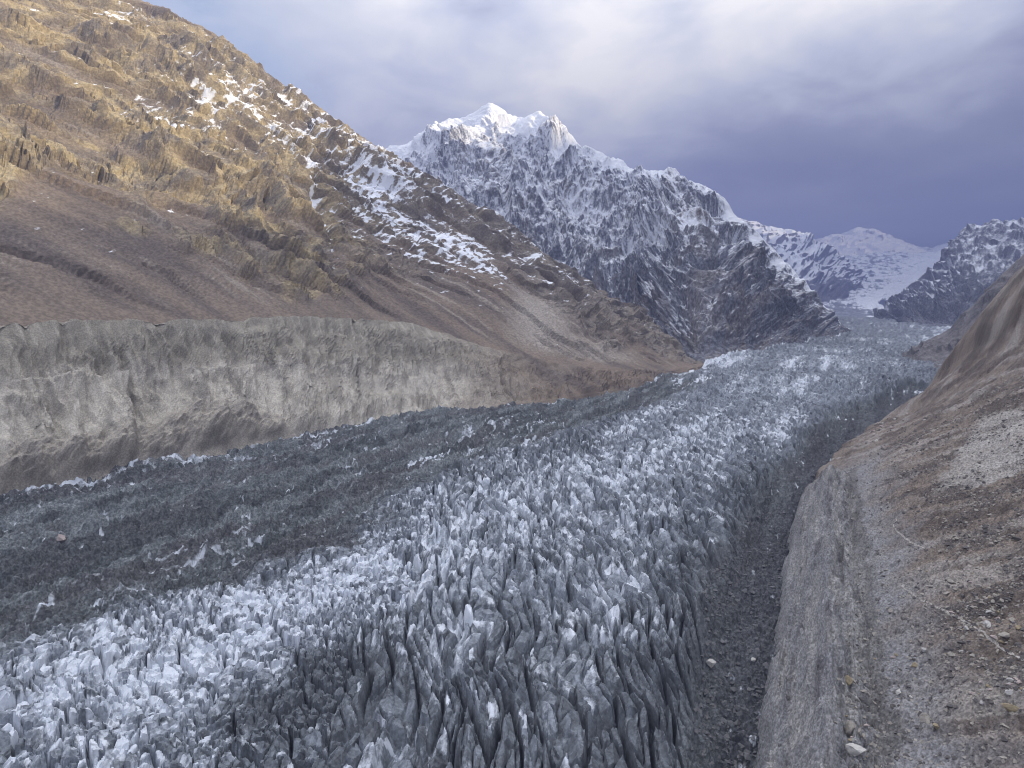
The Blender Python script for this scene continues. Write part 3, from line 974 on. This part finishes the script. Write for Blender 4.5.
# debris covered ice: hummocks and lines drawn out along the flow
hum = 7.0 * fbm(flow_c / 26, flow_s / 60, 4, 751) + 5.5 * (ridged(flow_c / 15 + w1 * .1, flow_s / 30, 4, 752) - .4) + 2.6 * fbm(X / 5, Y / 5, 4, 753) + 5.0 * (ridged(X / 8 + w1 * .3, Y / 10, 4, 755) - .4)
k1, k2, kid, _, _ = voronoi(X / 4.4 + w1 * .1, Y / 5.2, 756, .9)
j1, j2, jid, _, _ = voronoi(X / 2.4, Y / 3.0 + w2 * .1, 757, .9)
chunks = 2.2 * rnd(kid, 1) ** 2 * np.clip(1.3 - 1.6 * k1, 0, 1) + 1.3 * rnd(jid, 1) * np.clip(1.3 - 1.6 * j1, 0, 1)
hum = hum + chunks
chev = 7.0 * blob(dL, dL * 0, 105, 0, 45, 1) * (ridged((flow_s + .9 * np.abs(dL - 105)) / 26, dL / 60, 3, 754) - .35)
rub = 2.2 * fbm(X / 5, Y / 5, 5, 761) + 4.0 * fbm(X / 30, Y / 45, 3, 762) + 2.6 * (ridged(X / 4, Y / 4, 3, 763) - .4)
trough = smooth(5, -5, (PX - np.interp(PY, qy, qx) + .5 * wpx) / (wl_ * .45)) * 0
rub = rub + chunks
right_low = smooth(-.2, 1.2, (PX - np.interp(PY, qy, qx)) / wl_)
base = -9 * right_low + 5 * smooth(0, 1, ser) * smooth(0, 60, dR) - 2
base += 6 * fbm(flow_c / 160, flow_s / 200, 3, 771)
wave = 7 * np.sin(flow_s / 62.0 + 2.2 * fbm(X / 300, Y / 300, 3, 772)) * smooth(900, 1300, RR)
base = base + wave
edge_rim = np.exp(-((dL - 7 - 6 * fbm(aL / 30, aL * 0, 3, 785)) / 5.0) ** 2)
Z = base + ser * h_ser + (1 - ser) * mix(hum + chev, rub, smooth(.2, .8, right_low)) + edge_rim * 1.2
# levels off under the banks
Z = np.where(dL < 0, np.minimum(Z, -2 + .2 * dL), Z)
Z = np.where(dR < 0, np.minimum(Z, -2 + .25 * dR), Z)
# clean ice against debris
cell_w = ((h4 - .5) * .55 + (rnd(gid, 5) - .5) * .50) * (1 - .5 * smooth(600, 1200, RR))
white = clean * np.where(fins, .97, 1.08) - .10 * ser + ser * cell_w * smooth(.02, .25, clean) + .20 * fbm(X / 2.0, Y / 8, 4, 781) * (.4 + .6 * ser) - .04
white += (1 - ser) * (.42 * fbm(flow_c / 6.5, flow_s / 40, 4, 782) + .10 * fbm(X / 4, Y / 4, 3, 783))
stripe = ridged(flow_c / 17 + .15 * w1, flow_s / 520, 2, 787)
white += (1 - ser) * smooth(.74, .95, stripe) * .62 * smooth(-.3, .25, fbm(flow_c / 60, flow_s / 130, 3, 788)) * (1 - right_low) * smooth(.9, .1, np.abs(PX - np.interp(PY, ly, lx)) / 300)
white += (1 - ser) * (rnd(jid, 3) > .97) * .35
white += .6 * edge_rim * smooth(-.45, .4, fbm(aL / 14, dL / 4, 4, 784)) * smooth(40, 0, dL)
white -= .24 * smooth(650, 1200, RR)
white += .36 * fbm(flow_c / 30, flow_s / 330, 4, 786) * smooth(450, 900, RR)
white += .30 * np.sin(flow_s / 62.0 + 2.2 * fbm(X / 300, Y / 300, 3, 772) + .9) * smooth(900, 1300, RR)
white = np.clip(white, -.6, 1.3)
C = np.zeros(X.shape + (3,))
C[:] = (0.125, 0.138, 0.146)
C = mixc(C, (0.088, 0.099, 0.104), smooth(-.2, .4, fbm(flow_c / 18, flow_s / 90, 4, 791)))
bandn = fbm(flow_c / 17 + .3 * fbm(X / 90, Y / 90, 3, 794), flow_s / 420, 4, 795)
C = mixc(C, (0.165, 0.182, 0.192), smooth(.02, .30, bandn) * .9)
C = mixc(C, (0.076, 0.083, 0.090), smooth(-.02, -.30, bandn) * .9)
C = mixc(C, (0.100, 0.100, 0.106), smooth(.0, .4, fbm(flow_c / 30, flow_s / 120, 3, 792)) * .7)
C = mixc(C, (0.060, 0.062, 0.072), right_low * .7)
C = mixc(C, (0.090, 0.100, 0.116), ser * .9)
C = mixc(C, (0.29, 0.325, 0.375), ser * np.clip(smooth(.1, .6, clean) * (.25 + .9 * h2) + .5 * fbm(X / 2.5, Y / 6, 4, 793), 0, 1) * .8)
P = np.stack([X, Y, Z], -1)
attrs = {'Col': C.reshape(-1, 3), 'Snow': white.reshape(-1)}
quads = grid_quads(*X.shape)
keep = (dL[:-1, :-1] > -45) & (dR[:-1, :-1] > -45) & (RR[:-1, :-1] < 5100)
# the seracs that show largest are pieces of their own
inside = (ser > .75) & (PX > -10) & (PX < 1034) & (PY < 775) & (RR < 900)
ids = np.where(inside, cid, -1)
uniq, cnt = np.unique(ids[ids >= 0], return_counts=True)
chosen = uniq[np.argsort(-cnt)[:300]]
owner = cid[:-1, :-1]
isin = np.isin(owner, chosen) & keep & (ser[:-1, :-1] > .5)
flatP = P.reshape(-1, 3)
glacier = build_mesh('glacier', flatP, quads[keep & ~(ser[:-1, :-1] > .5)], attrs, M_debris)
tag(glacier, "debris covered glacier of grey and white ice filling the valley floor", "glacier", kind="structure")
rest = build_mesh('serac_field', flatP, quads[keep & (ser[:-1, :-1] > .5) & ~isin], attrs, M_ice, glacier)
rest["kind"] = "stuff"
sel_q, sel_o = quads[isin], owner[isin]
order = np.argsort(sel_o, kind='stable')
sel_q, sel_o = sel_q[order], sel_o[order]
for q in np.split(sel_q, np.flatnonzero(np.diff(sel_o)) + 1):
    if len(q) > 6:
        build_mesh('serac', flatP, q, attrs, M_ice, glacier)

# ================================================================== stones, boulders and the footpath
bpy.context.view_layer.update()
deps = bpy.context.evaluated_depsgraph_get()


def bvh_of(o):
    return BVHTree.FromObject(o, deps)


slope_bvh = bvh_of(near_slope)
ice_bvh = bvh_of(glacier)
CAMV = Vector((0, 0, CAM_H))


def hit(bvh, px, py):
    h = bvh.ray_cast(CAMV, pix_dir(px, py))
    return h[0], h[1]


def drop(bvh, x, y):
    h = bvh.ray_cast(Vector((x, y, 900)), Vector((0, 0, -1)))
    return h[0], h[1]


def stone_material(name, col, col2, fine):
    m = bpy.data.materials.new(name)
    m.use_nodes = True
    N, L = m.node_tree.nodes, m.node_tree.links
    bs = N['Principled BSDF']
    bs.inputs['Roughness'].default_value = .95
    bs.inputs['Specular IOR Level'].default_value = .15
    tc = N.new('ShaderNodeTexCoord')
    nz_ = N.new('ShaderNodeTexNoise')
    nz_.inputs['Scale'].default_value = fine
    nz_.inputs['Detail'].default_value = 6
    nz_.inputs['Roughness'].default_value = .7
    L.new(tc.outputs['Object'], nz_.inputs['Vector'])
    rp = N.new('ShaderNodeValToRGB')
    rp.color_ramp.elements[0].position, rp.color_ramp.elements[1].position = .3, .7
    rp.color_ramp.elements[0].color = (*col2, 1)
    rp.color_ramp.elements[1].color = (*col, 1)
    L.new(nz_.outputs['Fac'], rp.inputs[0])
    L.new(rp.outputs[0], bs.inputs['Base Color'])
    bp = N.new('ShaderNodeBump')
    bp.inputs['Strength'].default_value = .6
    bp.inputs['Distance'].default_value = .15
    L.new(nz_.outputs['Fac'], bp.inputs['Height'])
    L.new(bp.outputs[0], bs.inputs['Normal'])
    return m


S_pale = stone_material('pale_stone', (.36, .335, .30), (.23, .215, .195), 2.5)
S_white = stone_material('white_stone', (.52, .51, .49), (.36, .35, .34), 2.5)
S_tan = stone_material('tan_stone', (.36, .30, .20), (.20, .17, .12), 2.5)
S_dark = stone_material('dark_stone', (.15, .14, .14), (.08, .075, .075), 2.5)
S_pink = stone_material('pinkish_stone', (.42, .36, .34), (.33, .28, .27), 2.5)


def stone_mesh(name, seed, elong, mat, sub=2):
    import bmesh
    rg = np.random.RandomState(seed)
    bm = bmesh.new()
    bmesh.ops.create_icosphere(bm, subdivisions=sub, radius=1.0)
    planes = [(Vector(rg.normal(size=3)).normalized(), rg.uniform(.42, .78)) for _ in range(12)]
    for v in bm.verts:
        c = v.co.copy()
        for n_, d_ in planes:
            k_ = c.dot(n_)
            if k_ > d_:
                c -= n_ * (k_ - d_)
        c += Vector(rg.normal(size=3)) * .025
        v.co = Vector((c.x * elong[0], c.y * elong[1], c.z * elong[2]))
    me = bpy.data.meshes.new(name)
    bm.to_mesh(me)
    bm.free()
    me.materials.append(mat)
    return me


def put_stone(name, me, pos, size, rz, tilt_, sink=.42):
    o = bpy.data.objects.new(name, me)
    scene.collection.objects.link(o)
    o.location = Vector(pos) + Vector((0, 0, size * (.62 - sink)))
    o.scale = (size, size, size)
    o.rotation_euler = (tilt_, tilt_ * .6, rz)
    return o


GRP = "single large boulders"
big = [  # name, pixel, pixel width, material, elongation, where, label
    ('boulder', 711, 666, 10, S_white, (1, .85, .95), 'ice', "round pale boulder alone in the dark debris trough beside the seracs"),
    ('boulder', 754, 661, 5, S_white, (1, .9, .8), 'ice', "small white boulder near the moraine foot in the dark debris trough"),
    ('boulder', 61, 540, 7, S_pink, (1, .9, .9), 'ice', "lone pinkish boulder on the dark debris of the left glacier margin"),
    ('boulder', 950, 583, 9, S_pale, (1.2, .7, .7), 'slope', "flat cream boulder above the lower footpath, higher of a pair"),
    ('boulder', 946, 595, 6, S_pale, (1.1, .8, .7), 'slope', "cream boulder above the lower footpath, lower of a pair"),
    ('boulder', 1011, 712, 14, S_tan, (1.35, .55, .6), 'slope', "long mossy tan boulder at the lower right edge of the slope"),
    ('boulder', 898, 694, 9, S_white, (1.2, .6, .6), 'slope', "bright white wedge shaped stone low on the right slope"),
    ('boulder', 847, 684, 8, S_tan, (.9, .7, 1.0), 'slope', "tan rounded boulder in the gully behind the moraine crest"),
    ('boulder', 851, 731, 13, S_pale, (1., .85, .9), 'slope', "broad grey tan boulder in the gully near the bottom edge"),
    ('boulder', 856, 754, 15, S_white, (1.1, .8, .8), 'slope', "big whitish blocky boulder in the gully at the bottom edge"),
    ('boulder', 924, 651, 6, S_white, (1., .8, .7), 'slope', "pale square stone beside a dark stony patch below the footpath"),
    ('boulder', 1004, 637, 10, S_pale, (1.2, .8, .7), 'slope', "wide pale boulder just above the footpath near the right edge"),
    ('boulder', 987, 625, 7, S_white, (1.1, .7, .7), 'slope', "grey white boulder among stones above the lower footpath bend"),
    ('boulder', 966, 630, 6, S_white, (1.1, .8, .7), 'slope', "whitish stone right beside the lower footpath, below the track"),
    ('boulder', 926, 722, 10, S_pale, (1., .8, .8), 'slope', "pale boulder with tan neighbour at the bottom of the right slope"),
    ('boulder', 936, 728, 8, S_tan, (1.1, .8, .7), 'slope', "tan boulder resting against a pale one at the slope bottom"),
    ('boulder', 1009, 694, 9, S_white, (1.3, .7, .6), 'slope', "whitish slab above the long tan boulder near the right edge"),
    ('boulder', 891, 613, 6, S_pale, (1., .8, .7), 'slope', "lone cream stone on the grey slope left of the lower footpath"),
    ('boulder', 836, 606, 7, S_pale, (1.2, .6, .6), 'slope', "flat pale stone on the moraine shoulder above the gully"),
    ('boulder', 1017, 541, 12, S_dark, (1.6, .45, .4), 'slope', "long dark slab lying on the upper right slope"),
]
for i, (nm, bx_, by_, bw, bm_, el, where, lab) in enumerate(big):
    pos, nrm = hit(ice_bvh if where == 'ice' else slope_bvh, bx_, by_)
    if pos is None:
        print('no ground under', lab)
        continue
    size = bw * .5 * (pos - CAMV).length / FPX / el[0] * 1.15
    o = put_stone(nm, stone_mesh(nm, 40 + i, el, bm_, 3), pos, size, (i * 1.7) % 3.1 if el[0] < 1.3 else -.5, .15, .2)
    tag(o, lab, "boulder")

rng = np.random.RandomState(7)
protos = [(stone_mesh('stone', 100 + i, (rng.uniform(1, 1.35), rng.uniform(.7, 1), rng.uniform(.55, .85)), m_, 2)) for i, m_ in enumerate((S_pale, S_pale, S_white, S_tan, S_dark, S_pale, S_dark, S_pink))]
zones = [  # centre pixel, spread, count, size range in metres, where on the slope
    ((985, 615), (34, 24), 110, (.6, 2.3), "stones strewn above the lower footpath", "pale angular stone strewn among many above the lower footpath"),
    ((905, 672), (34, 16), 60, (.5, 1.5), "stones in the band below the footpath", "small angular stone in the stony band below the lower footpath"),
    ((1000, 690), (16, 9), 40, (.5, 1.7), "stones above the tan boulder", "small stone in the cluster above the long tan boulder"),
    ((853, 715), (9, 42), 50, (.5, 1.5), "stones in the moraine gully", "small stone lying in the gully behind the moraine crest"),
    ((872, 418), (14, 8), 40, (1.8, 4.2), "rubble fan beside the glacier", "pale block in the rubble fan where the slope meets the glacier"),
]
total = 0
for (zx, zy), (sx, sy), cnt_, (s0, s1), grp, lab in zones:
    made = 0
    while made < cnt_:
        qx_, qy_ = zx + rng.normal() * sx, zy + rng.normal() * sy
        if not (780 < qx_ < 1040 and qy_ < 775):
            made += .02
            continue
        pos, nrm = hit(slope_bvh, qx_, qy_)
        if pos is None:
            made += .05
            continue
        sz = s0 + (s1 - s0) * rng.rand() ** 2.2
        o = put_stone('stone', protos[rng.randint(len(protos))], pos, sz * .6, rng.rand() * 6.28, rng.normal() * .2)
        tag(o, lab, "stone", grp)
        made += 1


def scatter(name, label, bvh, pts, sizes, mat, seed):
    """Loose stones too small and too many to pick apart, as one piece."""
    rg = np.random.RandomState(seed)
    base_v = np.array([(1, 0, 0), (-1, 0, 0), (0, 1, 0), (0, -1, 0), (0, 0, 1), (0, 0, -1)], float)
    base_f = np.array([(0, 2, 4), (2, 1, 4), (1, 3, 4), (3, 0, 4), (2, 0, 5), (1, 2, 5), (3, 1, 5), (0, 3, 5)])
    V, F = [], []
    for (x, y), sz in zip(pts, sizes):
        p, _ = drop(bvh, x, y)
        if p is None:
            continue
        a = rg.rand() * 6.28
        v = base_v * rg.uniform(.6, 1.25, (6, 3)) * (sz, sz * .8, sz * .65)
        v += rg.normal(size=(6, 3)) * sz * .15
        v = v @ np.array([(math.cos(a), math.sin(a), 0), (-math.sin(a), math.cos(a), 0), (0, 0, 1)])
        F.append(base_f + 6 * len(V))
        V.append(v + np.array(p))
    o = build_mesh(name, np.concatenate(V), np.concatenate(F), None, mat)
    tag(o, label, "gravel", kind="stuff")
    return o


n_ = 60000
ths, rs = rng.uniform(R(20), R(38), n_), 170 * np.exp(rng.rand(n_) ** 1.2 * math.log(4.2))
xs_, ys_ = rs * np.sin(ths), rs * np.cos(ths)
dd, sg_, al_ = seg_dist(xs_, ys_, foot)
dd = dd * sg_
st_ = fbm(xs_ / 30, ys_ / 30, 4, 523)
ok = (dd > 24) & (rng.rand(n_) < np.clip(.16 + .9 * smooth(-.1, .35, st_) * smooth(40, 65, dd), 0, 1))
pts = np.stack([xs_, ys_], 1)[ok]
sz_ = (.16 + .75 * rng.rand(len(pts)) ** 3) * (1 + .0012 * rs[ok])
half = rng.rand(len(pts))
scatter('gravel', "loose pale gravel scattered over the right slope", slope_bvh, pts[half < .40], sz_[half < .40], S_pale, 1)
scatter('gravel', "loose dark gravel scattered over the right slope", slope_bvh, pts[half >= .40], sz_[half >= .40], S_dark, 2)
# rubble on the dark ice of the trough beside the moraine
n_ = 9000
bx_, by_ = rng.uniform(690, 860, n_), 430 + 345 * rng.rand(n_)
g_ = np.array([ground(a_, b_, -9)[:2] for a_, b_ in zip(bx_, by_)])
dd, sg_, al_ = seg_dist(g_[:, 0], g_[:, 1], foot)
ok = (sg_ < 0) & (dd > 2)
scatter('rubble', "dark and grey rubble lying in the trough beside the moraine", ice_bvh, g_[ok], (.22 + 1.2 * rng.rand(ok.sum()) ** 4) * (1 + .001 * np.hypot(g_[ok, 0], g_[ok, 1])), stone_material('rubble_stone', (.17, .17, .18), (.09, .09, .10), .25), 3)


def footpath(label, pix, width):
    pts_ = []
    for (ax_, ay_), (bx2, by2) in zip(pix[:-1], pix[1:]):
        for f in np.linspace(0, 1, 14, endpoint=False):
            p, n = hit(slope_bvh, mix(ax_, bx2, f) + .8 * math.sin(f * 9 + ax_), mix(ay_, by2, f))
            if p is not None:
                pts_.append(p)
    V, F = [], []
    for i, p in enumerate(pts_):
        q = pts_[min(i + 1, len(pts_) - 1)] - pts_[max(i - 1, 0)]
        side = Vector((q.y, -q.x, 0)).normalized()
        w_ = width * (.8 + .4 * rng.rand())
        for k_ in (-1, -.35, .35, 1):
            c = p + side * (k_ * w_)
            d_, _ = drop(slope_bvh, c.x, c.y)
            V.append(((c.x, c.y, (d_.z if d_ else c.z) + .22)))
    for i in range(len(pts_) - 1):
        for k_ in range(3):
            F.append((i * 4 + k_, i * 4 + k_ + 1, i * 4 + k_ + 5, i * 4 + k_ + 4))
    V = np.array(V)
    o = build_mesh('footpath', V, np.array(F), {'Col': np.tile((.37, .35, .325), (len(V), 1))}, M_slope)
    tag(o, label, "footpath", kind="structure")


footpath("short pale footpath bending down the upper right slope", [(897, 518), (893, 527), (905, 539), (915, 545), (926, 549)], .27)
footpath("long pale footpath crossing the stony lower right slope", [(899, 584), (903, 588), (919, 599), (934, 606), (958, 618), (982, 632), (1001, 649), (1026, 662)], .27)

# ================================================================== air
def haze_box():
    x0, x1, y0, y1, z0, z1 = -9000, 24000, -9000, 27000, -70, 2520
    v = np.array([(x, y, z) for z in (z0, z1) for y in (y0, y1) for x in (x0, x1)], float)
    f = np.array([(0, 2, 3, 1), (4, 5, 7, 6), (0, 1, 5, 4), (2, 6, 7, 3), (0, 4, 6, 2), (1, 3, 7, 5)])
    m = bpy.data.materials.new('haze')
    m.use_nodes = True
    N, L = m.node_tree.nodes, m.node_tree.links
    N.clear()
    out = N.new('ShaderNodeOutputMaterial')
    pv = N.new('ShaderNodeVolumePrincipled')
    pv.inputs['Color'].default_value = (.29, .345, .65, 1)
    pv.inputs['Density'].default_value = 1 / 9800.0
    pv.inputs['Anisotropy'].default_value = 0.0
    L.new(pv.outputs[0], out.inputs['Volume'])
    o = build_mesh('haze', v, f, None, m)
    tag(o, "thin bluish haze filling the whole valley", "haze", kind="stuff")


haze_box()
